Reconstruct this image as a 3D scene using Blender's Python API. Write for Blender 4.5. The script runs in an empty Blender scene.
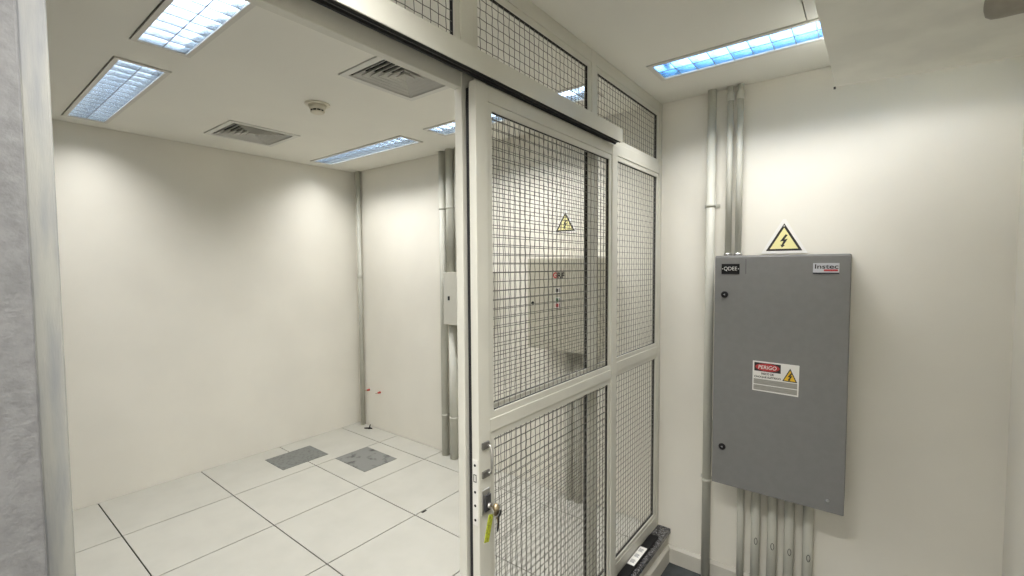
import bpy, bmesh, math, random
from mathutils import Vector, Matrix

random.seed(7)
S = bpy.context.scene
COL = S.collection
R = math.radians

# ---------------------------------------------------------------- camera
F_PX, YAW, PITCH, ROLL = 456.05, R(-37.871), R(-2.746), R(-0.314)
fw = Vector((math.sin(YAW) * math.cos(PITCH), math.cos(YAW) * math.cos(PITCH), math.sin(PITCH)))
rt = Vector((math.cos(YAW), -math.sin(YAW), 0))
up = rt.cross(fw)
r2 = rt * math.cos(ROLL) + up * math.sin(ROLL)
u2 = up * math.cos(ROLL) - rt * math.sin(ROLL)
cam = bpy.data.objects.new('camera', bpy.data.cameras.new('camera'))
COL.objects.link(cam)
cam.data.sensor_width = 36.0
cam.data.lens = F_PX / 1024 * 36.0
cam.data.clip_start = 0.02
cam.matrix_world = Matrix(((r2.x, u2.x, -fw.x, 0), (r2.y, u2.y, -fw.y, 0), (r2.z, u2.z, -fw.z, 1.579), (0, 0, 0, 1)))
S.camera = cam

# ---------------------------------------------------------------- world, exposure
W = bpy.data.worlds.new('world')
S.world = W
W.use_nodes = True
W.node_tree.nodes['Background'].inputs[0].default_value = (0.9, 0.95, 1.0, 1)
W.node_tree.nodes['Background'].inputs[1].default_value = 0.02
S.view_settings.view_transform = 'Standard'
S.view_settings.look = 'None'
S.view_settings.gamma = 1.0
S.view_settings.use_curve_mapping = False
S.view_settings.exposure = 0.12
S.cycles.max_bounces = 10
S.cycles.diffuse_bounces = 6
S.cycles.use_denoising = True
S.cycles.sample_clamp_indirect = 6.0
LAMP_W = 11.2           # watts of each ceiling fitting in the cage
LAMP_C = (12.5, 40.0, 75.0)   # watts of the corridor fittings; the last is unseen, added as fill
TUBE_E = 5.5           # glow of the visible tubes

# ---------------------------------------------------------------- dimensions (metres; camera stands at x = y = 0)
CZ = 2.512             # ceiling
XL, YB = -4.046, 2.665 # left wall of the caged room, rear wall
XR = 0.47              # corridor's right wall
ZC = -0.187            # corridor floor (the caged room has a raised floor at z = 0)
XF, XBK = -0.957, -0.987   # faces of the fixed partition frame
DF, DB = -0.909, -0.937    # faces of the sliding door


# ---------------------------------------------------------------- materials
def mat(name, col, rough=0.5, metal=0.0, noise=0.0, nscale=8.0, bump=0.0, bscale=200.0, stretch=(1, 1, 1), emit=None, estr=0.0, col2=None, lo=0.4, hi=0.6, spec=0.5):
    m = bpy.data.materials.new(name)
    m.use_nodes = True
    nt = m.node_tree
    b = nt.nodes['Principled BSDF']
    b.inputs['Base Color'].default_value = (*col, 1)
    b.inputs['Roughness'].default_value = rough
    b.inputs['Metallic'].default_value = metal
    b.inputs['Specular IOR Level'].default_value = spec
    if emit:
        b.inputs['Emission Color'].default_value = (*emit, 1)
        b.inputs['Emission Strength'].default_value = estr
    if noise or col2 or bump:
        tc = nt.nodes.new('ShaderNodeTexCoord')
        mp = nt.nodes.new('ShaderNodeMapping')
        mp.inputs['Scale'].default_value = stretch
        nt.links.new(tc.outputs['Object'], mp.inputs['Vector'])
    if noise or col2:
        n = nt.nodes.new('ShaderNodeTexNoise')
        n.inputs['Scale'].default_value = nscale
        n.inputs['Detail'].default_value = 6
        nt.links.new(mp.outputs['Vector'], n.inputs['Vector'])
        cr = nt.nodes.new('ShaderNodeValToRGB')
        cr.color_ramp.elements[0].position = lo
        cr.color_ramp.elements[1].position = hi
        c2 = col2 if col2 else tuple(c * (1 - noise) for c in col)
        cr.color_ramp.elements[0].color = (*c2, 1)
        cr.color_ramp.elements[1].color = (*col, 1)
        nt.links.new(n.outputs['Fac'], cr.inputs['Fac'])
        nt.links.new(cr.outputs['Color'], b.inputs['Base Color'])
    if bump:
        n2 = nt.nodes.new('ShaderNodeTexNoise')
        n2.inputs['Scale'].default_value = bscale
        n2.inputs['Detail'].default_value = 4
        nt.links.new(mp.outputs['Vector'], n2.inputs['Vector'])
        bp = nt.nodes.new('ShaderNodeBump')
        bp.inputs['Strength'].default_value = bump
        bp.inputs['Distance'].default_value = 0.002
        nt.links.new(n2.outputs['Fac'], bp.inputs['Height'])
        nt.links.new(bp.outputs['Normal'], b.inputs['Normal'])
    return m


def granite(name):
    m = bpy.data.materials.new(name)
    m.use_nodes = True
    nt = m.node_tree
    b = nt.nodes['Principled BSDF']
    b.inputs['Roughness'].default_value = 0.25
    tc = nt.nodes.new('ShaderNodeTexCoord')
    v = nt.nodes.new('ShaderNodeTexVoronoi')
    v.inputs['Scale'].default_value = 230
    nt.links.new(tc.outputs['Object'], v.inputs['Vector'])
    bw = nt.nodes.new('ShaderNodeSeparateColor')
    nt.links.new(v.outputs['Color'], bw.inputs['Color'])
    cr = nt.nodes.new('ShaderNodeValToRGB')
    cr.color_ramp.interpolation = 'CONSTANT'
    cr.color_ramp.elements[0].color = (0.012, 0.012, 0.014, 1)
    cr.color_ramp.elements[1].position = 0.45
    cr.color_ramp.elements[1].color = (0.08, 0.08, 0.085, 1)
    e = cr.color_ramp.elements.new(0.75)
    e.color = (0.22, 0.215, 0.215, 1)
    nt.links.new(bw.outputs['Red'], cr.inputs['Fac'])
    nt.links.new(cr.outputs['Color'], b.inputs['Base Color'])
    return m


M = {
    'wall': mat('wall_paint', (0.775, 0.75, 0.675), 0.85, noise=0.05, nscale=2.2, bump=0.06, bscale=90, lo=0.35, hi=0.65),
    'ceil': mat('ceiling_paint', (0.77, 0.755, 0.69), 0.9, noise=0.03, nscale=1.6, bump=0.03, bscale=60),
    'tile': mat('floor_tile', (0.44, 0.432, 0.387), 0.42, noise=0.07, nscale=5.0, lo=0.3, hi=0.6),
    'gap': mat('tile_gap', (0.018, 0.017, 0.015), 0.95, spec=0.1),
    'plaster': mat('grey_plaster', (0.15, 0.15, 0.15), 0.9, noise=0.22, nscale=55.0, bump=0.5, bscale=160, lo=0.35, hi=0.65),
    'jamb': mat('worn_jamb_paint', (0.235, 0.235, 0.212), 0.6, col2=(0.17, 0.175, 0.178), nscale=16.0, stretch=(3, 3, 0.35), lo=0.38, hi=0.6, bump=0.15),
    'corridor': mat('corridor_floor', (0.055, 0.062, 0.066), 0.55, noise=0.3, nscale=14.0),
    'skirt': mat('skirting_paint', (0.56, 0.54, 0.48), 0.55, noise=0.1, nscale=6.0),
    'frame': mat('cream_enamel', (0.56, 0.55, 0.485), 0.38, noise=0.05, nscale=4.0),
    'wire': mat('painted_wire', (0.11, 0.105, 0.09), 0.45),
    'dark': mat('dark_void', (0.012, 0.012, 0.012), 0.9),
    'track': mat('track_steel', (0.08, 0.08, 0.08), 0.5, metal=0.6),
    'steel': mat('brushed_steel', (0.55, 0.54, 0.52), 0.3, metal=0.9),
    'darksteel': mat('dark_steel', (0.22, 0.215, 0.20), 0.35, metal=0.8),
    'lockmetal': mat('lock_black', (0.06, 0.06, 0.065), 0.35, metal=0.5),
    'brass': mat('key_brass', (0.42, 0.34, 0.22), 0.35, metal=0.9),
    'lime': mat('lime_tag', (0.36, 0.40, 0.02), 0.5, col2=(0.22, 0.24, 0.02), nscale=160, lo=0.42, hi=0.55),
    'cabinet': mat('cabinet_grey', (0.205, 0.205, 0.202), 0.42, noise=0.04, nscale=30.0, bump=0.05, bscale=500),
    'cream': mat('panel_cream', (0.50, 0.48, 0.39), 0.45, noise=0.03, nscale=5.0),
    'conduit': mat('conduit_paint', (0.53, 0.528, 0.465), 0.5, noise=0.06, nscale=6.0),
    'black': mat('black_plastic', (0.008, 0.008, 0.009), 0.55, spec=0.25),
    'white': mat('white_print', (0.80, 0.79, 0.76), 0.5),
    'pale': mat('pale_yellow_print', (0.80, 0.74, 0.36), 0.5),
    'yellow': mat('warning_yellow_print', (0.78, 0.48, 0.02), 0.5),
    'red': mat('red_print', (0.45, 0.03, 0.035), 0.5),
    'ink': mat('black_print', (0.015, 0.014, 0.014), 0.5),
    'navy': mat('navy_print', (0.015, 0.018, 0.03), 0.5),
    'silver': mat('silver_plate', (0.55, 0.56, 0.60), 0.4),
    'greyprint': mat('grey_print', (0.34, 0.34, 0.35), 0.6),
    'fade': mat('faded_label', (0.36, 0.35, 0.32), 0.6, noise=0.2, nscale=120.0, stretch=(0.3, 1, 3)),
    'green': mat('green_print', (0.03, 0.12, 0.05), 0.5),
    'plate': mat('grey_cover_plate', (0.155, 0.162, 0.152), 0.5, noise=0.45, nscale=40.0, lo=0.3, hi=0.5),
    'plateworn': mat('worn_cover_plate', (0.185, 0.19, 0.18), 0.45, col2=(0.06, 0.06, 0.06), nscale=11.0, lo=0.36, hi=0.46),
    'vent': mat('vent_enamel', (0.62, 0.61, 0.57), 0.45),
    'smoke': mat('detector_plastic', (0.66, 0.62, 0.51), 0.5),
    'louvre': mat('louvre_aluminium', (0.88, 0.93, 0.98), 0.18, metal=0.95),
    'louvreblue': mat('louvre_blue_aluminium', (0.58, 0.77, 0.95), 0.18, metal=0.95),
    'reflectorblue': mat('reflector_blue_sheet', (0.52, 0.74, 0.96), 0.25, metal=0.8),
    'unlitedge': mat('louvre_unlit_edge', (0.22, 0.24, 0.27), 0.5, metal=0.3),  # dark grey stands in for unlit blade bottoms
    'reflector': mat('reflector_sheet', (0.84, 0.92, 0.98), 0.25, metal=0.8),
    'tube': mat('tube_glow', (0.9, 0.9, 0.9), 0.5, emit=(0.86, 0.93, 1.0), estr=TUBE_E),
    'lampframe': mat('lamp_frame_enamel', (0.62, 0.60, 0.55), 0.45),
    'duct': mat('duct_sheet', (0.80, 0.79, 0.71), 0.6, noise=0.09, nscale=5.0, bump=0.05, bscale=40),
    'pipe': mat('grey_pipe', (0.36, 0.335, 0.28), 0.6, noise=0.15, nscale=20.0),
    'plug': mat('red_plug', (0.50, 0.06, 0.04), 0.5),
    'granite': granite('black_granite'),
}


# ---------------------------------------------------------------- helpers
class MB:
    """collects shapes given in world coordinates and links them as one mesh"""

    def __init__(self):
        self.bm = bmesh.new()

    def poly(self, pts, faces):
        vs = [self.bm.verts.new(p) for p in pts]
        for f in faces:
            try:
                self.bm.faces.new([vs[i] for i in f])
            except ValueError:
                pass
        return vs

    def box(self, x0, x1, y0, y1, z0, z1):
        p = [(x0, y0, z0), (x1, y0, z0), (x1, y1, z0), (x0, y1, z0), (x0, y0, z1), (x1, y0, z1), (x1, y1, z1), (x0, y1, z1)]
        self.poly(p, [(0, 3, 2, 1), (4, 5, 6, 7), (0, 1, 5, 4), (1, 2, 6, 5), (2, 3, 7, 6), (3, 0, 4, 7)])
        return self

    def frame_x(self, x0, x1, y0, y1, z0, z1, w):
        """a rectangular ring in the YZ plane"""
        self.ring(lambda a, b, c: (c, a, b), y0, y1, z0, z1, x0, x1, w)
        return self

    def frame_z(self, x0, x1, y0, y1, z0, z1, w):
        self.ring(lambda a, b, c: (a, b, c), x0, x1, y0, y1, z0, z1, w)
        return self

    def ring(self, f, a0, a1, b0, b1, c0, c1, w):
        o = [(a0, b0), (a1, b0), (a1, b1), (a0, b1)]
        i = [(a0 + w, b0 + w), (a1 - w, b0 + w), (a1 - w, b1 - w), (a0 + w, b1 - w)]
        pts = [f(*p, c0) for p in o] + [f(*p, c0) for p in i] + [f(*p, c1) for p in o] + [f(*p, c1) for p in i]
        fs = []
        for k in range(4):
            n = (k + 1) % 4
            fs += [(k, n, 4 + n, 4 + k), (8 + k, 12 + k, 12 + n, 8 + n), (k, 8 + k, 8 + n, n), (4 + k, 4 + n, 12 + n, 12 + k)]
        self.poly(pts, fs)

    def prism(self, pts2, f, c0, c1):
        n = len(pts2)
        p = [f(*q, c0) for q in pts2] + [f(*q, c1) for q in pts2]
        self.poly(p, [tuple(range(n)), tuple(range(2 * n - 1, n - 1, -1))] + [(k, (k + 1) % n, n + (k + 1) % n, n + k) for k in range(n)])
        return self

    def tube(self, path, r, n=8, cap=True, phase=0.0):
        path = [Vector(p) for p in path]
        rings = []
        for k, p in enumerate(path):
            d = (path[min(k + 1, len(path) - 1)] - path[max(k - 1, 0)]).normalized()
            a = Vector((0, 0, 1)) if abs(d.z) < 0.9 else Vector((1, 0, 0))
            u = d.cross(a).normalized()
            v = d.cross(u)
            rr = r[k] if isinstance(r, (list, tuple)) else r
            rings.append([self.bm.verts.new(p + (u * math.cos(phase + t * 2 * math.pi / n) + v * math.sin(phase + t * 2 * math.pi / n)) * rr) for t in range(n)])
        for a, b in zip(rings, rings[1:]):
            for t in range(n):
                fc = self.bm.faces.new((a[t], a[(t + 1) % n], b[(t + 1) % n], b[t]))
                fc.smooth = True
        if cap:
            self.bm.faces.new(rings[0])
            self.bm.faces.new(rings[-1])
        return self

    def lathe(self, prof, c, n=24):
        """profile (radius, height) turned about a vertical axis through c"""
        self.tube([(c[0], c[1], c[2] + h) for _, h in prof], [q for q, _ in prof], n)
        return self

    def build(self, name, m, parent=None, org=None, bevel=0.0):
        bmesh.ops.recalc_face_normals(self.bm, faces=self.bm.faces[:])
        if org is None:
            org = parent['_org'] if parent is not None and '_org' in parent else None
            if org is None:
                p = parent
                while p is not None and '_org' not in p:
                    p = p.parent
                org = p['_org'] if p is not None else (0, 0, 0)
        org = Vector(org)
        for v in self.bm.verts:
            v.co -= org
        me = bpy.data.meshes.new(name)
        self.bm.to_mesh(me)
        self.bm.free()
        me.materials.append(M[m])
        o = bpy.data.objects.new(name, me)
        COL.objects.link(o)
        if parent is not None:
            o.parent = parent
        else:
            o.location = org
        if bevel:
            b = o.modifiers.new('bevel', 'BEVEL')
            b.width = bevel
            b.segments = 2
            b.limit_method = 'ANGLE'
        return o


def tag(o, label, cat, group=None, kind=None):
    o['label'] = label
    o['category'] = cat
    if group:
        o['group'] = group
    if kind:
        o['kind'] = kind
    return o


def thing(name, label, cat, loc, group=None):
    o = bpy.data.objects.new(name, None)
    o.empty_display_size = 0.1
    COL.objects.link(o)
    o.location = loc
    o['_org'] = tuple(loc)
    return tag(o, label, cat, group)


def struct(mb, name, m, label, cat, bevel=0.0):
    o = mb.build(name, m, bevel=bevel)
    return tag(o, label, cat, kind='structure')


def copy_tree(o, parent=None):
    c = o.copy()
    COL.objects.link(c)
    if parent is not None:
        c.parent = parent
        c.matrix_parent_inverse = o.matrix_parent_inverse
    for ch in list(o.children):
        if ch.name in COL.objects:
            copy_tree(ch, c)
    return c


def text(s, name, m, parent, x, y, z, h, width=None, bold=0.0, shear=0.0, tilt=0.0):
    """lettering that faces -Y, its lower left corner at x, z; height h and, if given, total width"""
    cu = bpy.data.curves.new(name, 'FONT')
    cu.body = s
    cu.size = 1.0
    cu.offset = bold
    cu.shear = shear
    cu.extrude = 0.0
    t = bpy.data.objects.new('lettering_source', cu)
    COL.objects.link(t)
    bpy.context.view_layer.update()
    me = bpy.data.meshes.new_from_object(t.evaluated_get(bpy.context.evaluated_depsgraph_get()))
    bpy.data.objects.remove(t)
    xs = [v.co.x for v in me.vertices]
    ys = [v.co.y for v in me.vertices]
    sy = h / (max(ys) - min(ys))
    sx = width / (max(xs) - min(xs)) if width else sy
    p = parent
    while p is not None and '_org' not in p:
        p = p.parent
    org = p['_org']
    x0, y0 = min(xs), min(ys)
    for v in me.vertices:
        a, b = (v.co.x - x0) * sx, (v.co.y - y0) * sy
        v.co = (x + a - org[0], y - org[1], z + b + a * tilt - org[2])
    me.materials.append(M[m])
    me.name = name
    o = bpy.data.objects.new(name, me)
    COL.objects.link(o)
    o.parent = parent
    return o


def wall_xz(pts, y, th):
    """outline in x, z to a thin solid standing on the plane y, facing -Y"""
    return MB().prism(pts, lambda a, b, c: (a, c, b), y - th, y)


# ================================================================ room shell
# raised floor: 0.6 m panels with open joints, one notch cut at a joint
G = 0.0033
fl = MB()
xs = [XL] + [-3.43 + 0.6 * k for k in range(5)] + [-0.989]
xs = sorted(v for v in xs if XL <= v <= -0.985)
ys = [0.09] + [0.65 + 0.6 * k for k in range(4)] + [YB]
for a, b in zip(xs, xs[1:]):
    for c, d in zip(ys, ys[1:]):
        if abs(a + 2.23) < 0.02 and abs(c - 1.85) < 0.02:   # panel with the cable notch on its left edge
            n0, n1, nd = c + 0.045, c + 0.085, 0.017
            fl.box(a + G, b - G, c + G, n0, -0.005, 0).box(a + G + nd, b - G, n0, n1, -0.005, 0).box(a + G, b - G, n1, d - G, -0.005, 0)
        else:
            fl.box(a + G, b - G, c + G, d - G, -0.005, 0)
struct(fl, 'floor_raised', 'tile', 'pale square access floor panels with dark open joints inside the cage', 'floor')
struct(MB().box(XL, -0.989, 0.09, YB, -0.19, -0.0052), 'floor_base', 'gap', 'dark bed visible in the joints between the pale floor panels', 'floor')
struct(MB().box(-0.96, XR, -2.2, YB, ZC - 0.05, ZC), 'floor_corridor', 'corridor', 'dark grey corridor floor below the granite step', 'floor')

# ceiling with openings for fittings and vents
FIX = [(-3.88, 0.55), (-2.39, 0.55), (-3.885, 2.115), (-2.405, 2.115), (-0.84, 2.115), (-0.84, 0.2), (-0.84, -1.4)]  # last fitting is out of view, added to brighten the corridor
FL_, FW_ = 1.242, 0.21
VENTS = [(-3.652, 1.225, 0.452), (-2.045, 1.268, 0.45), (-0.203, 1.648, 0.455)]
holes = [(x, x + FL_, y, y + FW_) for x, y in FIX] + [(x, x + s, y, y + s) for x, y, s in VENTS]
HI = -0.0035  # open shadow gap round each fitting
holes_in = [(a + HI, b - HI, c + HI, d - HI) for a, b, c, d in holes]
cx = sorted({XL + 0.008, XR - 0.006} | {v for h in holes_in for v in h[:2]})
cy = sorted({-2.2, YB - 0.008} | {v for h in holes_in for v in h[2:]})
ce = MB()
for a, b in zip(cx, cx[1:]):
    for c, d in zip(cy, cy[1:]):
        mx, my = (a + b) / 2, (c + d) / 2
        if any(h[0] < mx < h[1] and h[2] < my < h[3] for h in holes_in):
            continue
        ce.box(a, b, c, d, CZ, CZ + 0.02)
ce.box(XL - 0.1, XR + 0.1, -2.3, YB + 0.1, CZ + 0.16, CZ + 0.17)
struct(ce, 'ceiling', 'ceil', 'smooth off-white ceiling over the cage and the corridor', 'ceiling')

struct(MB().box(XL - 0.1, XL, 0.0, YB, -0.2, CZ + 0.16), 'wall_left', 'wall', 'bare cream wall at the left of the caged room', 'wall')
struct(MB().box(XL - 0.1, XR + 0.1, YB, YB + 0.1, -0.25, CZ + 0.16), 'wall_back', 'wall', 'long cream wall carrying the cabinets and conduits', 'wall')
struct(MB().box(XR, XR + 0.1, -2.2, YB, -0.25, CZ + 0.16), 'wall_right', 'wall', 'cream corridor wall at the right edge', 'wall')
struct(MB().prism([(XL - 0.1, 0.093), (-0.94, 0.093), (-0.94, -2.2), (-1.04, -2.2), (-1.04, -0.06), (XL - 0.1, -0.06)], lambda a, b, c: (a, b, c), -0.25, CZ),
       'wall_near', 'plaster', 'rough grey plastered wall beside the cage opening', 'wall', bevel=0.003)
struct(MB().box(-1.04, XR + 0.1, -2.3, -2.2, -0.25, CZ), 'wall_front', 'wall', 'cream wall closing the corridor', 'wall')
struct(MB().box(-0.985, -0.9, 0.093, YB, -0.25, -0.016), 'trim_1', 'skirt', 'painted riser under the granite step', 'riser')


def skirting(pts_line, name, label):
    """pts_line: two points of the wall line and the outward direction"""
    (x0, y0), (x1, y1), (nx, ny) = pts_line
    prof = [(0, ZC), (0.016, ZC), (0.016, ZC + 0.086), (0.004, ZC + 0.103), (0, ZC + 0.103)]
    mb = MB()
    a = [(x0 + nx * d, y0 + ny * d, z) for d, z in prof]
    b = [(x1 + nx * d, y1 + ny * d, z) for d, z in prof]
    n = len(prof)
    mb.poly(a + b, [tuple(range(n)), tuple(range(2 * n - 1, n - 1, -1))] + [(k, (k + 1) % n, n + (k + 1) % n, n + k) for k in range(n)])
    struct(mb, name, 'skirt', label, 'baseboard')


skirting(((-0.9, YB), (XR, YB), (0, -1)), 'baseboard_back', 'painted skirting below the grey cabinet')
skirting(((-0.9, 0.1), (-0.9, YB), (1, 0)), 'baseboard_left', 'painted skirting on the riser below the granite step')
skirting(((XR, -2.2), (XR, YB - 0.016), (-1, 0)), 'baseboard_right', 'painted skirting along the corridor wall')

struct(MB().box(-1.0, -0.884, 0.095, YB, -0.016, 0.012), 'trim_2', 'granite', 'speckled black granite sill under the mesh partition', 'sill', bevel=0.003)


# ================================================================ wire mesh partition
def wire_panel(x, y0, y1, z0, z1, yp, zp, pitch=0.0294, r=0.00115):
    """woven square mesh in the plane x; yp, zp fix the phase of the wires"""
    mb = MB()
    ys_ = [yp + pitch * k for k in range(math.ceil((y0 - yp) / pitch), math.floor((y1 - yp) / pitch) + 1)]
    zs_ = [zp + pitch * k for k in range(math.ceil((z0 - zp) / pitch), math.floor((z1 - zp) / pitch) + 1)]
    amp = r * 0.95
    for i, y in enumerate(ys_):
        path = [(x, y, z0)] + [(x + amp * (1 if (i + j) % 2 else -1), y, z) for j, z in enumerate(zs_)] + [(x, y, z1)]
        mb.tube(path, r, 5, cap=False)
    for j, z in enumerate(zs_):
        path = [(x, y0, z)] + [(x - amp * (1 if (i + j) % 2 else -1), y, z) for i, y in enumerate(ys_)] + [(x, y1, z)]
        mb.tube(path, r, 5, cap=False)
    return mb


part = thing('mesh_partition', 'fixed cream steel partition with wire mesh panels from granite sill to ceiling', 'partition', (-0.972, 1.4, 0.012))
posts = [(0.0935, 0.125), (0.993, 1.05), (1.80, 1.84), (2.617, YB - 0.003)]
for k, (a, b) in enumerate(posts):
    o = MB().box(XBK, XF, a, b, 0.0125, CZ - 0.001).build('post', 'jamb' if k == 0 else 'frame', part, bevel=0.003)
    if k == 0:
        o['label'] = 'scuffed grey jamb of the opening'
spans = [(posts[k][1], posts[k + 1][0]) for k in range(3)]
BW, BR = 0.022, 0.0045      # glazing bead width and its setback
for k, (a, b) in enumerate(spans):
    MB().box(XBK + 0.001, XF - 0.001, a, b, 2.455, CZ - 0.001).build('top_rail', 'frame', part, bevel=0.002)
    MB().box(XBK + 0.001, XF - 0.001, a, b, 2.106, 2.163).build('header_rail', 'frame', part, bevel=0.002)
    rows = [(2.163, 2.455)]
    if k:
        MB().box(XBK + 0.001, XF - 0.001, a, b, 1.058, 1.104).build('middle_rail', 'frame', part, bevel=0.002)
        MB().box(XBK + 0.001, XF - 0.001, a, b, 0.0125, 0.078).build('bottom_rail', 'frame', part, bevel=0.002)
        rows += [(1.104, 2.106), (0.078, 1.058)]
    for z0, z1 in rows:
        bd = MB().frame_x(XF - BR - 0.006, XF - BR, a, b, z0, z1, BW).build('glazing_bead', 'frame', part, bevel=0.001)
        MB().frame_x(XBK + BR + 0.003, XF - BR - 0.0062, a, b, z0, z1, BW).build('mesh_channel', 'dark', bd)
        MB().frame_x(XBK + BR, XBK + BR + 0.0028, a, b, z0, z1, BW).build('rear_bead', 'frame', bd)
        wire_panel(-0.972, a + 0.015, b - 0.015, z0 + 0.015, z1 - 0.015, 1.095, 2.38).build('wire_mesh', 'wire', part)

# the rail that hides the rollers, open below
tr = thing('sliding_track', 'long cream boxed rail the mesh door hangs from', 'track', (-0.915, 1.0, 2.12))
cov = MB()
Y0, Y1 = 0.096, 1.935
prof = [(-0.9565, 2.186), (-0.874, 2.186), (-0.874, 2.126), (-0.8775, 2.126), (-0.8775, 2.182), (-0.9565, 2.182)]
cov.prism(prof, lambda a, b, c: (a, c, b), Y0, Y1)
cov.build('cover', 'frame', tr, bevel=0.001)
gd = MB()
gd.prism([(-0.911, 2.1815), (-0.8778, 2.1815), (-0.8778, 2.128), (-0.888, 2.128), (-0.888, 2.150), (-0.903, 2.150), (-0.903, 2.124), (-0.911, 2.124)], lambda a, b, c: (a, c, b), Y0 + 0.002, Y1 - 0.006)
gd = gd.build('guide', 'dark', tr)
MB().box(-0.898, -0.894, Y0 + 0.01, Y1 - 0.01, 2.128, 2.1498).build('guide_lip', 'track', gd)

# sliding door, parked open in front of the fixed panels
door = thing('sliding_mesh_door', 'cream steel sliding door with two wire mesh panels, parked open', 'door', (-0.93, 1.48, 0.03))
DY0, DY1, DZ0, DZ1 = 1.001, 1.962, 0.03, 2.121
SW = 0.056
for a, b in ((DY0, DY0 + SW), (DY1 - SW, DY1)):
    MB().box(DB, DF, a, b, DZ0, DZ1).build('stile', 'frame', door, bevel=0.0025)
for n, z0, z1 in (('top_rail', 2.073, DZ1), ('middle_rail', 1.062, 1.104), ('bottom_rail', DZ0, 0.1)):
    MB().box(DB + 0.001, DF - 0.001, DY0 + SW, DY1 - SW, z0, z1).build(n, 'frame', door, bevel=0.002)
for z0, z1 in ((1.104, 2.073), (0.1, 1.062)):
    bd = MB().frame_x(DF - 0.0105, DF - 0.0045, DY0 + SW, DY1 - SW, z0, z1, BW).build('glazing_bead', 'frame', door, bevel=0.001)
    MB().frame_x(DB + 0.0075, DF - 0.0107, DY0 + SW, DY1 - SW, z0, z1, BW).build('mesh_channel', 'dark', bd)
    MB().frame_x(DB + 0.0045, DB + 0.0073, DY0 + SW, DY1 - SW, z0, z1, BW).build('rear_bead', 'frame', bd)
    wire_panel(-0.923, DY0 + SW + 0.014, DY1 - SW - 0.014, z0 + 0.014, z1 - 0.014, 1.083, 2.03).build('wire_mesh', 'wire', door)
for y in (1.09, 1.87):     # roller hangers
    h = MB().box(-0.932, -0.922, y - 0.02, y + 0.02, DZ1 - 0.001, 2.15).build('roller_hanger', 'steel', door)
    w = MB().tube([(-0.938, y, 2.155), (-0.916, y, 2.155)], 0.014, 16).build('roller', 'steel', h)
MB().box(DB - 0.013, DB - 0.0002, DY0 + 0.003, DY0 + 0.035, DZ0 + 0.01, DZ1 - 0.015).build('gap_shade_strip', 'dark', door)  # added black strip standing in for the shade between post and door
# flush edge plate with screws and bolt slot on the leading edge
lp = MB().box(DB + 0.004, DF - 0.004, DY0 - 0.002, DY0 + 0.001, 0.79, 0.992).build('lock_faceplate', 'vent', door, bevel=0.0008)
for z in (0.976, 0.893, 0.851, 0.806):
    MB().tube([(-0.923, DY0 - 0.0032, z), (-0.923, DY0 - 0.001, z)], 0.0042, 10).build('screw', 'dark', lp)
bl = MB()
bl.ring(lambda a, b, c: (a, c, b), -0.929, -0.917, 0.924, 0.948, DY0 - 0.003, DY0 - 0.001, 0.0022)
bl.build('latch_bolt', 'lockmetal', lp)
# pull handle: two brackets and a slim bow
bow = MB()
bow.tube([(DF + 0.004, 1.040, 1.031), (DF + 0.013, 1.041, 1.029), (DF + 0.018, 1.041, 1.012), (DF + 0.018, 1.041, 0.962), (DF + 0.013, 1.041, 0.945), (DF + 0.004, 1.040, 0.943)], 0.0042, 10)
hb = bow.build('pull_handle', 'steel', door)
for z0, z1 in ((1.021, 1.043), (0.932, 0.954)):
    MB().box(DF - 0.001, DF + 0.006, 1.014, 1.046, z0, z1).build('handle_bracket', 'darksteel', hb, bevel=0.002)
lk = MB().box(DF - 0.001, DF + 0.004, 1.012, 1.047, 0.820, 0.896).build('lock_case', 'steel', door, bevel=0.002)
MB().box(DF + 0.003, DF + 0.011, 1.018, 1.046, 0.828, 0.880).build('lock_cover', 'lockmetal', lk, bevel=0.003)
MB().tube([(DF + 0.003, 1.035, 0.845), (DF + 0.018, 1.035, 0.845)], 0.008, 16).build('lock_cylinder', 'steel', lk)

# keys hanging in the lock
ky = thing('key_bunch', 'bunch of keys with a lime tag hanging from the door lock', 'keys', (DF + 0.03, 1.05, 0.84))
k1 = MB()
k1.tube([(DF + 0.0185, 1.035, 0.845), (DF + 0.034, 1.037, 0.845)], 0.0022, 6)
k1.tube([(DF + 0.034, 1.037, 0.834), (DF + 0.0365, 1.037, 0.834 + 0.011), (DF + 0.034, 1.037, 0.857)], [0.006, 0.012, 0.006], 10)
k1.build('key', 'brass', ky)
rg = MB()
rg.tube([(DF + 0.034 + 0.001 * math.sin(t * 1.7), 1.042 + 0.018 * math.cos(t), 0.833 + 0.018 * math.sin(t)) for t in [k * math.pi / 10 for k in range(21)]], 0.0013, 6)
rg.build('ring', 'steel', ky)


def key_shape(y, z, ang, L=0.05):
    mb = MB()
    out = [(-0.003, 0), (-0.010, 0.004), (-0.012, 0.012), (-0.008, 0.02), (0, 0.022), (0.008, 0.02), (0.012, 0.012), (0.010, 0.004), (0.003, 0),
           (0.003, -L * 0.35), (0.0055, -L * 0.45), (0.003, -L * 0.55), (0.005, -L * 0.65), (0.003, -L * 0.8), (0, -L * 0.9), (-0.003, -L * 0.85)]
    ca, sa = math.cos(ang), math.sin(ang)
    q = [(y + a * ca - b * sa, z + a * sa + b * ca) for a, b in out]
    mb.prism(q, lambda a, b, c: (c, a, b), DF + 0.026, DF + 0.028)
    return mb


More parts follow.
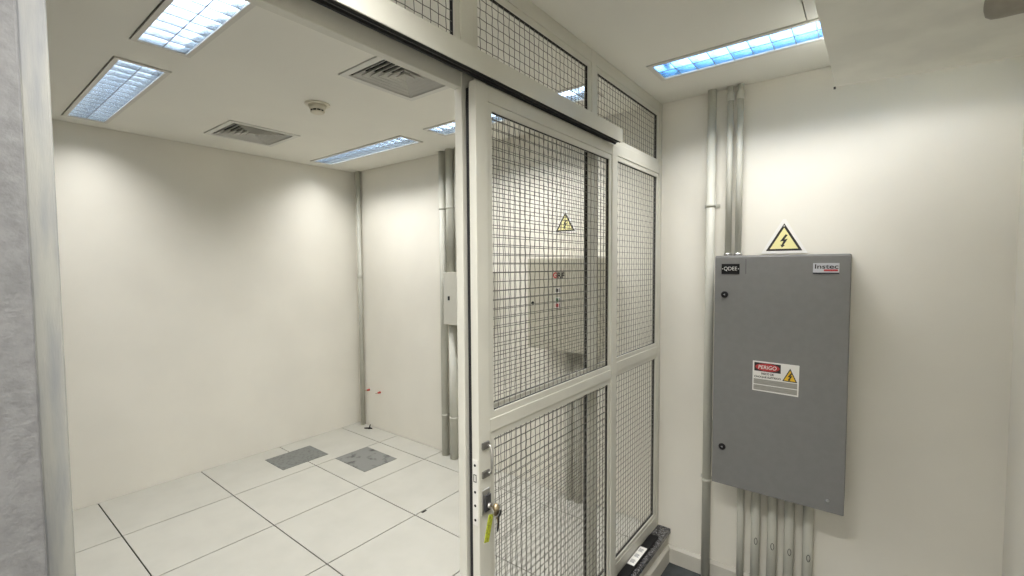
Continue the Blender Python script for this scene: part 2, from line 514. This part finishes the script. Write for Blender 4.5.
key_shape(1.052, 0.81, R(12)).build('key', 'brass', ky)
key_shape(1.06, 0.803, R(-8)).build('key', 'lockmetal', ky)
tg = MB()
ta = R(-17)
rect = [(-0.011, 0), (0.011, 0), (0.011, -0.08), (-0.011, -0.08)]
tg.prism([(1.018 + a * math.cos(ta) - b * math.sin(ta), 0.832 + a * math.sin(ta) + b * math.cos(ta)) for a, b in rect], lambda a, b, c: (c, a, b), DF + 0.032, DF + 0.0345)
tg.build('tag', 'lime', ky, bevel=0.001)

# black unit lying on the sill
bx = thing('black_power_unit', 'flat black box with a white label lying on the granite sill', 'box', (-0.93, 2.3, 0.012))
MB().box(-0.955, -0.905, 2.08, 2.523, 0.0125, 0.024).build('casing', 'black', bx, bevel=0.003)
lb = MB().box(-0.953, -0.913, 2.19, 2.372, 0.0242, 0.0247).build('white_label', 'white', bx)
for k in range(3):
    q = MB()
    c = 2.225 + 0.056 * k
    for i in range(4):
        q.box(-0.947, -0.922 - 0.004 * (i % 2), c - 0.014 + 0.008 * i, c - 0.0085 + 0.008 * i, 0.0247, 0.0249)
    q.build('print', 'greyprint', lb)


# ================================================================ ceiling fittings
def lamp_source(name, parent, x, y, z):
    li = bpy.data.lights.new(name, 'AREA')
    li.shape = 'RECTANGLE'
    li.size = 1.16
    li.size_y = 0.15
    li.energy = LAMP_W
    li.spread = R(124)      # the louvre's cut-off angle
    li.color = (1.0, 0.98, 0.955)
    o = bpy.data.objects.new(name, li)
    COL.objects.link(o)
    o.parent = parent
    o.location = (x, y, z)


def fixture(label):
    L, Wd = FL_, FW_
    t = thing('recessed_ceiling_light', label, 'ceiling light', (0, 0, CZ), 'recessed louvred ceiling lights')
    fr = MB()
    fr.frame_z(0, L, 0, Wd, CZ - 0.006, CZ + 0.002, 0.02)
    fr.build('frame', 'lampframe', t, bevel=0.0015)
    hs = MB()
    a, b, c, d = 0.015, L - 0.015, 0.015, Wd - 0.015
    zt = CZ + 0.095
    hs.box(a, b, c, c + 0.002, CZ, zt).box(a, b, d - 0.002, d, CZ, zt).box(a, a + 0.002, c, d, CZ, zt).box(b - 0.002, b, c, d, CZ, zt).box(a, b, c, d, zt, zt + 0.002)
    hs.build('reflector', 'reflector', t)
    for yy in (0.058, Wd - 0.058):
        tb = MB().tube([(0.04, yy, CZ + 0.074), (L - 0.04, yy, CZ + 0.074)], 0.013, 14).build('tube', 'tube', t)
        for x0, x1 in ((0.02, 0.041), (L - 0.041, L - 0.02)):
            MB().tube([(x0, yy, CZ + 0.074), (x1, yy, CZ + 0.074)], 0.0138, 12).build('tube_holder', 'white', tb)
    lv = MB()
    lv.box(0.018, L - 0.018, Wd / 2 - 0.0016, Wd / 2 + 0.0016, CZ - 0.001, CZ + 0.044)
    n = 15
    for k in range(n + 1):
        x = 0.022 + (L - 0.044) * k / n
        lv.prism([(x - 0.0014, CZ - 0.001), (x + 0.0014, CZ - 0.001), (x + 0.0045, CZ + 0.044), (x - 0.0045, CZ + 0.044)], lambda p, q_, r_: (p, r_, q_), 0.018, Wd - 0.018)
    for y0, y1 in ((0.018, 0.03), (Wd - 0.018, Wd - 0.03)):   # parabolic side cheeks
        s = 1 if y1 > y0 else -1
        lv.prism([(y0, CZ - 0.001), (y0 + s * 0.001, CZ - 0.001), (y0 + s * 0.006, CZ + 0.03), (y0 + s * 0.004, CZ + 0.06), (y0, CZ + 0.06)], lambda p, q_, r_: (r_, p, q_), 0.018, L - 0.018)
    lv.build('louvre', 'louvre', t)
    rm = MB()  # added strips that darken the blade bottoms as if in shade
    rm.box(0.018, L - 0.018, Wd / 2 - 0.0016, Wd / 2 + 0.0016, CZ - 0.0032, CZ - 0.0012)
    for k in range(1, n):
        x = 0.022 + (L - 0.044) * k / n
        rm.box(x - 0.0014, x + 0.0014, 0.02, Wd - 0.02, CZ - 0.003, CZ - 0.0012)
    rm.build('louvre_unlit_edge', 'unlitedge', t)
    lamp_source('lamp', t, L / 2, Wd / 2, -0.005)
    return t


FLABEL = [
    'ceiling light at the left wall, in front of the smaller vent',
    'large ceiling light nearest the door track, cut off by the photo top',
    'ceiling light beside the corner conduit, nearest the far corner',
    'ceiling light half hidden behind the door post and mesh',
    'ceiling light in the corridor above the grey cabinet',
    'corridor ceiling light beside the grey jamb, in front of the cage opening',
    'added unseen corridor fill light behind the camera, farthest from the grey cabinet',
]
proto = fixture(FLABEL[0])
for i, (x, y) in enumerate(FIX):
    o = proto if i == 0 else copy_tree(proto)
    o.location = (x, y, CZ)
    o['label'] = FLABEL[i]
    if i == 4:      # this fitting's mirror sheet has a bluer tone
        for ch in o.children:
            if ch.name.startswith(('louvre.', 'reflector.')):
                ch.data = ch.data.copy()
                ch.data.materials[0] = M['louvreblue' if ch.name.startswith('louvre') else 'reflectorblue']
    if i >= 4:
        for ch in o.children:
            if ch.type == 'LIGHT':
                ch.data = ch.data.copy()
                ch.data.energy = LAMP_C[i - 4]


def vent(s, label):
    t = thing('ceiling_vent', label, 'vent', (0, 0, CZ), 'square louvred ceiling vents')
    fr = MB()
    fr.frame_z(0, s, 0, s, CZ - 0.005, CZ + 0.004, 0.034)
    fr.build('frame', 'vent', t, bevel=0.0015)
    bk = MB()
    a, b = 0.03, s - 0.03
    bk.box(a, b, a, a + 0.002, CZ + 0.002, CZ + 0.1).box(a, b, b - 0.002, b, CZ + 0.002, CZ + 0.1).box(a, a + 0.002, a, b, CZ + 0.002, CZ + 0.1).box(b - 0.002, b, a, b, CZ + 0.002, CZ + 0.1).box(a, b, a, b, CZ + 0.1, CZ + 0.102)
    bk.build('plenum', 'dark', t)
    c = s / 2
    lv = MB()
    n = 6
    for k in range(n):
        lo = c - 0.046 - k * 0.029
        hi_ = lo - 0.03
        if hi_ < 0.004:
            hi_ = 0.004
        pts = []
        for hh, z in ((lo, CZ - 0.002), (hi_, CZ + 0.028)):
            for d in (0, 0.0015):
                h2 = hh - d
                pts += [(c - h2, c - h2, z), (c + h2, c - h2, z), (c + h2, c + h2, z), (c - h2, c + h2, z)]
        fs = []
        for e in range(4):
            m_ = (e + 1) % 4
            fs += [(e, m_, 8 + m_, 8 + e), (4 + e, 12 + e, 12 + m_, 4 + m_), (e, 4 + e, 4 + m_, m_), (8 + e, 8 + m_, 12 + m_, 12 + e)]
        lv.poly(pts, fs)
        lv.frame_z(c - lo, c + lo, c - lo, c + lo, CZ - 0.0052, CZ - 0.0022, 0.0016)
    lv.build('louvre', 'vent', t)
    return t


VL = ['square ceiling vent between two lights by the left wall', 'square ceiling vent partly hidden by the door track', 'ceiling vent peeping out beside the hanging duct']
for (x, y, s), l in zip(VENTS, VL):
    v = vent(s, l)
    v.location = (x, y, CZ)

sd = thing('smoke_detector', 'small cream smoke detector on the ceiling between two vents', 'smoke detector', (-2.51, 1.42, CZ))
MB().lathe([(0.064, -0.007), (0.068, -0.005), (0.068, -0.0005)], (-2.51, 1.42, CZ), 32).build('base', 'smoke', sd)
MB().lathe([(0.03, -0.052), (0.036, -0.048), (0.039, -0.044)], (-2.51, 1.42, CZ), 32).build('cap', 'smoke', sd)
MB().lathe([(0.035, -0.044), (0.035, -0.032)], (-2.51, 1.42, CZ), 32).build('sensor_slot', 'dark', sd)
MB().lathe([(0.040, -0.034), (0.050, -0.0065)], (-2.51, 1.42, CZ), 32).build('housing', 'smoke', sd)
for k in range(10):
    a = k * math.pi / 5
    x, y = -2.51 + 0.0365 * math.cos(a), 1.42 + 0.0365 * math.sin(a)
    MB().tube([(x, y, CZ - 0.045), (x, y, CZ - 0.031)], 0.0025, 6).build('fin', 'smoke', sd)

# boxed duct hanging over the corridor
du = thing('hanging_air_duct', 'off-white boxed duct hanging under the corridor ceiling by the right edge', 'duct', (0.2, 1.0, 2.28))
db = MB()
pts = []
for z_off in (0.0, 0.12):
    pts += [(-0.165, -0.4, 2.30 + z_off), (XR - 0.002, -0.4, 2.277 + z_off), (XR - 0.002, 2.308, 2.277 + z_off), (-0.119, 2.305, 2.30 + z_off)]
db.poly(pts, [(0, 1, 2, 3), (7, 6, 5, 4), (0, 4, 5, 1), (1, 5, 6, 2), (2, 6, 7, 3), (3, 7, 4, 0)])
db.build('casing', 'duct', du, bevel=0.002)
MB().box(-0.125, -0.118, 2.296, 2.308, 2.292, 2.2985).build('corner_clip', 'black', du)
for x, y in ((0.0, 1.4), (0.42, 1.4), (0.0, 0.2), (0.42, 0.2)):
    MB().tube([(x, y, 2.415), (x, y, CZ)], 0.004, 8).build('hanger_rod', 'steel', du)
pp = thing('grey_pipe', 'short grey pipe end with a collar under the hanging duct', 'pipe', (0.3, 1.70, 2.239))
MB().tube([(0.222, 1.70, 2.239), (0.226, 1.70, 2.239), (0.236, 1.70, 2.239), (0.252, 1.70, 2.239), (XR, 1.70, 2.239)], [0.014, 0.028, 0.035, 0.037, 0.037], 24).build('pipe_body', 'pipe', pp)
MB().tube([(0.305, 1.70, 2.239), (0.36, 1.70, 2.239)], 0.0395, 24).build('collar', 'pipe', pp)


# ================================================================ conduits
def conduit(name, label, x, y, r, z0, z1, group, couplings=(), clamps=(), tabs=(), top_bush=False):
    t = thing(name, label, 'conduit', (x, y, z0), group)
    MB().tube([(x, y, z0), (x, y, z1)], r, 20).build('pipe_run', 'conduit', t)
    for z in couplings:
        MB().tube([(x, y, z - 0.022), (x, y, z - 0.02), (x, y, z + 0.02), (x, y, z + 0.022)], [r + 0.001, r + 0.003, r + 0.003, r + 0.001], 20).build('coupling', 'conduit', t)
    for z in clamps:
        c = MB()
        c.tube([(x, y, z - 0.009), (x, y, z + 0.009)], r + 0.0022, 20)
        c.box(x - r - 0.018, x + r + 0.018, YB - 0.005, YB - 0.0005, z - 0.009, z + 0.009)
        cl = c.build('clamp', 'conduit', t)
        for q_ in (-1, 1):
            MB().tube([(x + q_ * (r + 0.011), YB - 0.0085, z), (x + q_ * (r + 0.011), YB - 0.004, z)], 0.004, 8).build('clamp_screw', 'steel', cl)
    for z in tabs:     # raised oval knockout tab
        o = MB()
        o.tube([(x + 0.006 + 0.007 * math.cos(k * math.pi / 8), y - r - 0.0005 - 0.0 * k, z + 0.017 * math.sin(k * math.pi / 8)) for k in range(17)], 0.0016, 6)
        o.build('tab', 'track', t)
    if top_bush:
        MB().tube([(x, y, z0 + 0.001), (x, y, z0 + 0.016)], r + 0.006, 6).build('lock_nut', 'steel', t)
    return t


GR = 'conduits above the grey cabinet'
yc = YB - 0.018
conduit('wall_conduit', 'long cream conduit running floor to ceiling beside the grey cabinet', -0.676, yc - 0.022, 0.022, ZC, CZ, GR, clamps=(1.9, 0.385))
conduit('wall_conduit', 'left one of two cream conduits entering the grey cabinet top', -0.586, yc - 0.016, 0.0155, 1.6255, CZ, GR, top_bush=True, couplings=(2.46,))
conduit('wall_conduit', 'right one of two cream conduits entering the grey cabinet top', -0.538, yc - 0.016, 0.0155, 1.6255, CZ, GR, top_bush=True, couplings=(2.46,))
GR = 'conduits under the grey cabinet'
names = ['leftmost', 'second from left', 'middle one', 'fourth from left', 'rightmost']
for k, (x, r) in enumerate(((-0.500, 0.017), (-0.428, 0.0215), (-0.352, 0.0222), (-0.277, 0.0222), (-0.197, 0.0226))):
    conduit('wall_conduit', f'{names[k]} of five cream conduits dropping from the grey cabinet to the floor', x, yc - 0.0225, r, ZC, 0.4678, GR, tabs=(0.138,) if k else ())
GR = 'conduits in the caged room'
conduit('wall_conduit', 'thin cream conduit in the far corner of the caged room', -3.95, YB - 0.030, 0.021, 0.0, CZ, GR, couplings=(1.49,))
conduit('wall_conduit', 'left conduit of the bunch behind the door post, passing beside the small cream panel', -2.755, YB - 0.042, 0.030, 0.0, CZ, GR, clamps=(2.05, 0.34))
conduit('wall_conduit', 'upper conduit entering the top of the small cream panel behind the door post', -2.657, YB - 0.05, 0.0365, 1.533, CZ, GR, clamps=(2.05,))
conduit('wall_conduit', 'lower conduit leaving the bottom of the small cream panel behind the door post', -2.645, YB - 0.05, 0.034, 0.0, 1.112, GR, clamps=(0.34,))
conduit('wall_conduit', 'upper conduit mostly hidden behind the door post, above the small cream panel', -2.56, YB - 0.05, 0.036, 1.533, CZ, GR, clamps=(2.05,))
conduit('wall_conduit', 'left conduit under the cream panel behind the mesh', -1.553, YB - 0.045, 0.024, 0.0, 1.0345, GR)
conduit('wall_conduit', 'right conduit under the cream panel behind the mesh', -1.492, YB - 0.045, 0.024, 0.0, 1.0345, GR)

jb = thing('small_electrical_panel', 'small cream electrical panel half hidden behind the door post, fed by conduits', 'electrical panel', (-2.4, YB, 1.115))
MB().box(-2.68, -2.22, YB - 0.1, YB - 0.001, 1.117, 1.528).build('body', 'frame', jb, bevel=0.003)
jd = MB().box(-2.684, -2.216, YB - 0.112, YB - 0.1005, 1.113, 1.532).build('door', 'frame', jb, bevel=0.003)
MB().box(-2.634, -2.614, YB - 0.1145, YB - 0.1115, 1.31, 1.342).build('latch', 'dark', jd)

# ================================================================ grey cabinet
CX0, CX1, CY0, CZ0, CZ1 = -0.603, -0.053, 2.44, 0.468, 1.62
cb = thing('electrical_cabinet', 'large grey steel electrical cabinet on the corridor wall', 'electrical cabinet', ((CX0 + CX1) / 2, YB, CZ0))
MB().box(CX0 - 0.002, CX1 - 0.003, CY0 + 0.018, YB - 0.001, CZ0 + 0.003, CZ1 + 0.005).build('body', 'cabinet', cb, bevel=0.003)
dr = MB().box(CX0, CX1, CY0, CY0 + 0.0165, CZ0, CZ1).build('door', 'cabinet', cb, bevel=0.0035)
for z in (1.432, 0.662):
    lo_ = MB().tube([(-0.556, CY0 + 0.001, z), (-0.556, CY0 - 0.002, z), (-0.556, CY0 - 0.004, z)], [0.0165, 0.0165, 0.0125], 24).build('lock', 'black', dr)
    MB().tube([(-0.556, CY0 - 0.0035, z), (-0.556, CY0 - 0.005, z)], 0.006, 3).build('lock_core', 'greyprint', lo_)
MB().tube([(-0.112, CY0 + 0.001, 0.522), (-0.112, CY0 - 0.004, 0.522)], [0.008, 0.006], 12).build('rivet', 'steel', dr)
MB().box(-0.4635, -0.4615, CY0 - 0.0004, CY0 + 0.001, 1.535, 1.606).build('scratch', 'lockmetal', dr)
yp = CY0 - 0.0012
# black name plate
n1 = wall_xz([(-0.572, 1.534), (-0.490, 1.534), (-0.490, 1.584), (-0.572, 1.584)], CY0, 0.0012).build('black_nameplate', 'black', dr)
n1['label'] = 'black plate with white letters QDEE'
text('QDEE', 'lettering', 'white', n1, -0.561, yp - 0.0004, 1.549, 0.021, 0.060, bold=-0.006)
for x in (-0.567, -0.495):
    MB().tube([(x, yp - 0.0008, 1.56), (x, yp + 0.0003, 1.56)], 0.0022, 10).build('plate_screw', 'white', n1)
# maker's plate
n2 = wall_xz([(-0.190, 1.537), (-0.094, 1.537), (-0.094, 1.585), (-0.190, 1.585)], CY0, 0.0012).build('maker_plate', 'silver', dr)
n2['label'] = 'silver plate with black lettering and a red stripe'
text('Instec', 'lettering', 'ink', n2, -0.183, yp - 0.0004, 1.560, 0.020, 0.086, bold=0.014)
wall_xz([(-0.150, 1.549), (-0.099, 1.549), (-0.099, 1.557), (-0.150, 1.557)], yp, 0.0004).build('red_stripe', 'red', n2)
wall_xz([(-0.190, 1.537), (-0.094, 1.537), (-0.094, 1.543), (-0.190, 1.543)], yp, 0.0004).build('dark_stripe', 'navy', n2)


def bolt_outline(cx_, cz, s):
    p = [(0.10, 0.5), (-0.28, -0.06), (-0.03, -0.02), (-0.16, -0.34), (-0.25, -0.30), (-0.14, -0.56), (0.08, -0.38), (-0.02, -0.36), (0.26, 0.14), (0.03, 0.10), (0.26, 0.46)]
    return [(cx_ + a * s, cz + b * s) for a, b in p]


# danger sticker, slightly skewed
ds = wall_xz([(-0.424, 0.974), (-0.234, 0.970), (-0.232, 1.116), (-0.424, 1.118)], CY0, 0.0008).build('danger_sticker', 'white', dr)
ds['label'] = 'white danger sticker with red PERIGO and yellow triangle'
ys_ = CY0 - 0.0008
k_ = wall_xz([(-0.417, 1.070), (-0.306, 1.068), (-0.306, 1.110), (-0.417, 1.111)], ys_, 0.0003).build('black_header', 'ink', ds)
ov = [(-0.3615 + 0.051 * math.cos(t * math.pi / 16), 1.090 + 0.0185 * math.sin(t * math.pi / 16)) for t in range(32)]
wall_xz(ov, ys_ - 0.0003, 0.0003).build('red_oval', 'red', ds)
text('PERIGO', 'lettering', 'white', ds, -0.400, ys_ - 0.0008, 1.081, 0.018, 0.077, bold=0.01, shear=0.15)
text('RISCO DE', 'lettering', 'ink', ds, -0.386, ys_ - 0.0005, 1.0535, 0.0105, 0.052, bold=0.035)
text('CHOQUE EL\u00c9TRICO', 'lettering', 'ink', ds, -0.417, ys_ - 0.0005, 1.0365, 0.013, 0.112, bold=0.035)
wall_xz([(-0.299, 1.036), (-0.239, 1.034), (-0.268, 1.098)], ys_, 0.0003).build('triangle_border', 'ink', ds)
wall_xz([(-0.2925, 1.040), (-0.2455, 1.0385), (-0.268, 1.0885)], ys_ - 0.0003, 0.0003).build('yellow_triangle', 'yellow', ds)
wall_xz(bolt_outline(-0.268, 1.059, 0.036), ys_ - 0.0006, 0.0003).build('bolt_symbol', 'ink', ds)
for z0, z1 in ((1.006, 1.031), (0.978, 1.002)):
    wall_xz([(-0.419, z0 + 0.001), (-0.239, z0 - 0.001), (-0.239, z1 - 0.001), (-0.419, z1 + 0.001)], ys_, 0.0003).build('faded_text', 'fade', ds)


# ================================================================ triangular signs
def triangle_sign(label, cx_, z0, w, h, y, pale='pale'):
    t = thing('warning_sign', label, 'sign', (cx_, y, z0), 'triangular high voltage signs')
    wall_xz([(cx_ - w / 2, z0), (cx_ + w / 2, z0), (cx_ + w / 2, z0 + 0.004), (cx_ + 0.006, z0 + h), (cx_ - 0.006, z0 + h), (cx_ - w / 2, z0 + 0.004)], y, 0.0025).build('board', 'white', t)

    def tri(k, dz):
        return [(cx_ - w / 2 * k, z0 + dz), (cx_ + w / 2 * k, z0 + dz), (cx_, z0 + dz + h * k)]
    wall_xz(tri(0.80, h * 0.075), y - 0.0025, 0.0004).build('black_border', 'ink', t)
    wall_xz(tri(0.62, h * 0.132), y - 0.0029, 0.0004).build('pale_field', pale, t)
    wall_xz(bolt_outline(cx_, z0 + h * 0.37, h * 0.36), y - 0.0033, 0.0004).build('bolt_symbol', 'ink', t)
    MB().tube([(cx_, y - 0.0024, z0 + h * 0.80), (cx_, y - 0.0042, z0 + h * 0.80)], 0.004, 12).build('screw', 'steel', t)
    return t


triangle_sign('yellow high voltage triangle on the wall above the grey cabinet', -0.333, 1.636, 0.200, 0.172, YB - 0.001)
triangle_sign('high voltage triangle above the cream panel, seen through the door mesh', -1.612, 1.800, 0.185, 0.160, YB - 0.001)

# ================================================================ cream panel behind the mesh
PX0, PX1, PY0, PZ0, PZ1 = -1.785, -1.265, 2.465, 1.035, 1.627
pn = thing('distribution_panel', 'cream electrical panel on the rear wall, seen through the wire mesh', 'electrical panel', ((PX0 + PX1) / 2, YB, PZ0))
MB().box(PX0 + 0.006, PX1 - 0.006, PY0 + 0.02, YB - 0.001, PZ0 + 0.004, PZ1 - 0.003).build('body', 'cream', pn, bevel=0.003)
pd = MB().box(PX0, PX1, PY0, PY0 + 0.018, PZ0, PZ1).build('door', 'cream', pn, bevel=0.004)
text('G', 'red_letter', 'red', pd, -1.582, PY0 - 0.0008, 1.500, 0.038, 0.028, bold=0.035)
text('RF', 'black_lettering', 'ink', pd, -1.550, PY0 - 0.0008, 1.500, 0.038, 0.052, bold=0.035)
for z, m_ in ((1.424, 'ink'), (1.362, 'green'), (1.328, 'red')):
    p_ = wall_xz([(-1.566, z - 0.016), (-1.524, z - 0.016), (-1.524, z + 0.016), (-1.566, z + 0.016)], PY0, 0.001).build('indicator_label', 'white', pd)
    s_ = MB().box(-1.561, -1.542, PY0 - 0.006, PY0 - 0.001, z - 0.011, z + 0.011).build('indicator', m_, p_, bevel=0.001)
    MB().box(-1.535, -1.528, PY0 - 0.003, PY0 - 0.001, z - 0.013, z + 0.013).build('mark', 'ink', p_)
MB().tube([(-1.742, PY0 + 0.001, 1.334), (-1.742, PY0 - 0.004, 1.334)], 0.011, 18).build('lock', 'black', pd)

# ================================================================ floor plates and small things
a_ = tag(MB().box(-3.855, -3.552, 1.648, 2.028, -0.002, 0.0035).build('floor_plate', 'plate', org=(-3.7, 1.84, 0), bevel=0.001), 'plain grey cover plate in the floor nearest the left wall', 'floor plate', 'grey floor plates')
b_ = tag(MB().box(-3.425, -3.015, 2.016, 2.32, -0.002, 0.0035).build('floor_plate', 'plateworn', org=(-3.22, 2.17, 0), bevel=0.001), 'worn stained grey cover plate in the floor nearer the far wall', 'floor plate', 'grey floor plates')

st = MB()
st.tube([(-3.80, 2.60, 0.0), (-3.79, 2.60, 0.02), (-3.785, 2.605, 0.045)], [0.009, 0.007, 0.004], 8)
st.tube([(-3.84, 2.575, 0.006), (-3.815, 2.59, 0.007), (-3.795, 2.60, 0.008)], [0.005, 0.007, 0.008], 8)
st.tube([(-3.80, 2.60, 0.008), (-3.77, 2.615, 0.006)], [0.009, 0.005], 8)
tag(st.build('cable_stub', 'black', org=(-3.80, 2.60, 0)), 'small dark cable stub on the floor by the corner conduit', 'cable')

for k, (x, z, l) in enumerate(((-3.875, 0.36, 'red wall plug nearest the corner conduit'), (-3.70, 0.362, 'red wall plug farther from the corner conduit'))):
    w = thing('wall_plug', l, 'wall plug', (x, YB, z), 'red wall plugs')
    MB().tube([(x, YB - 0.001, z), (x, YB - 0.028, z)], [0.0105, 0.009], 12).build('sleeve', 'plug', w)
    MB().tube([(x, YB - 0.026, z), (x - 0.004, YB - 0.05, z)], 0.004, 8).build('screw', 'brass', w)

for o in bpy.data.objects:
    if '_org' in o:
        del o['_org']
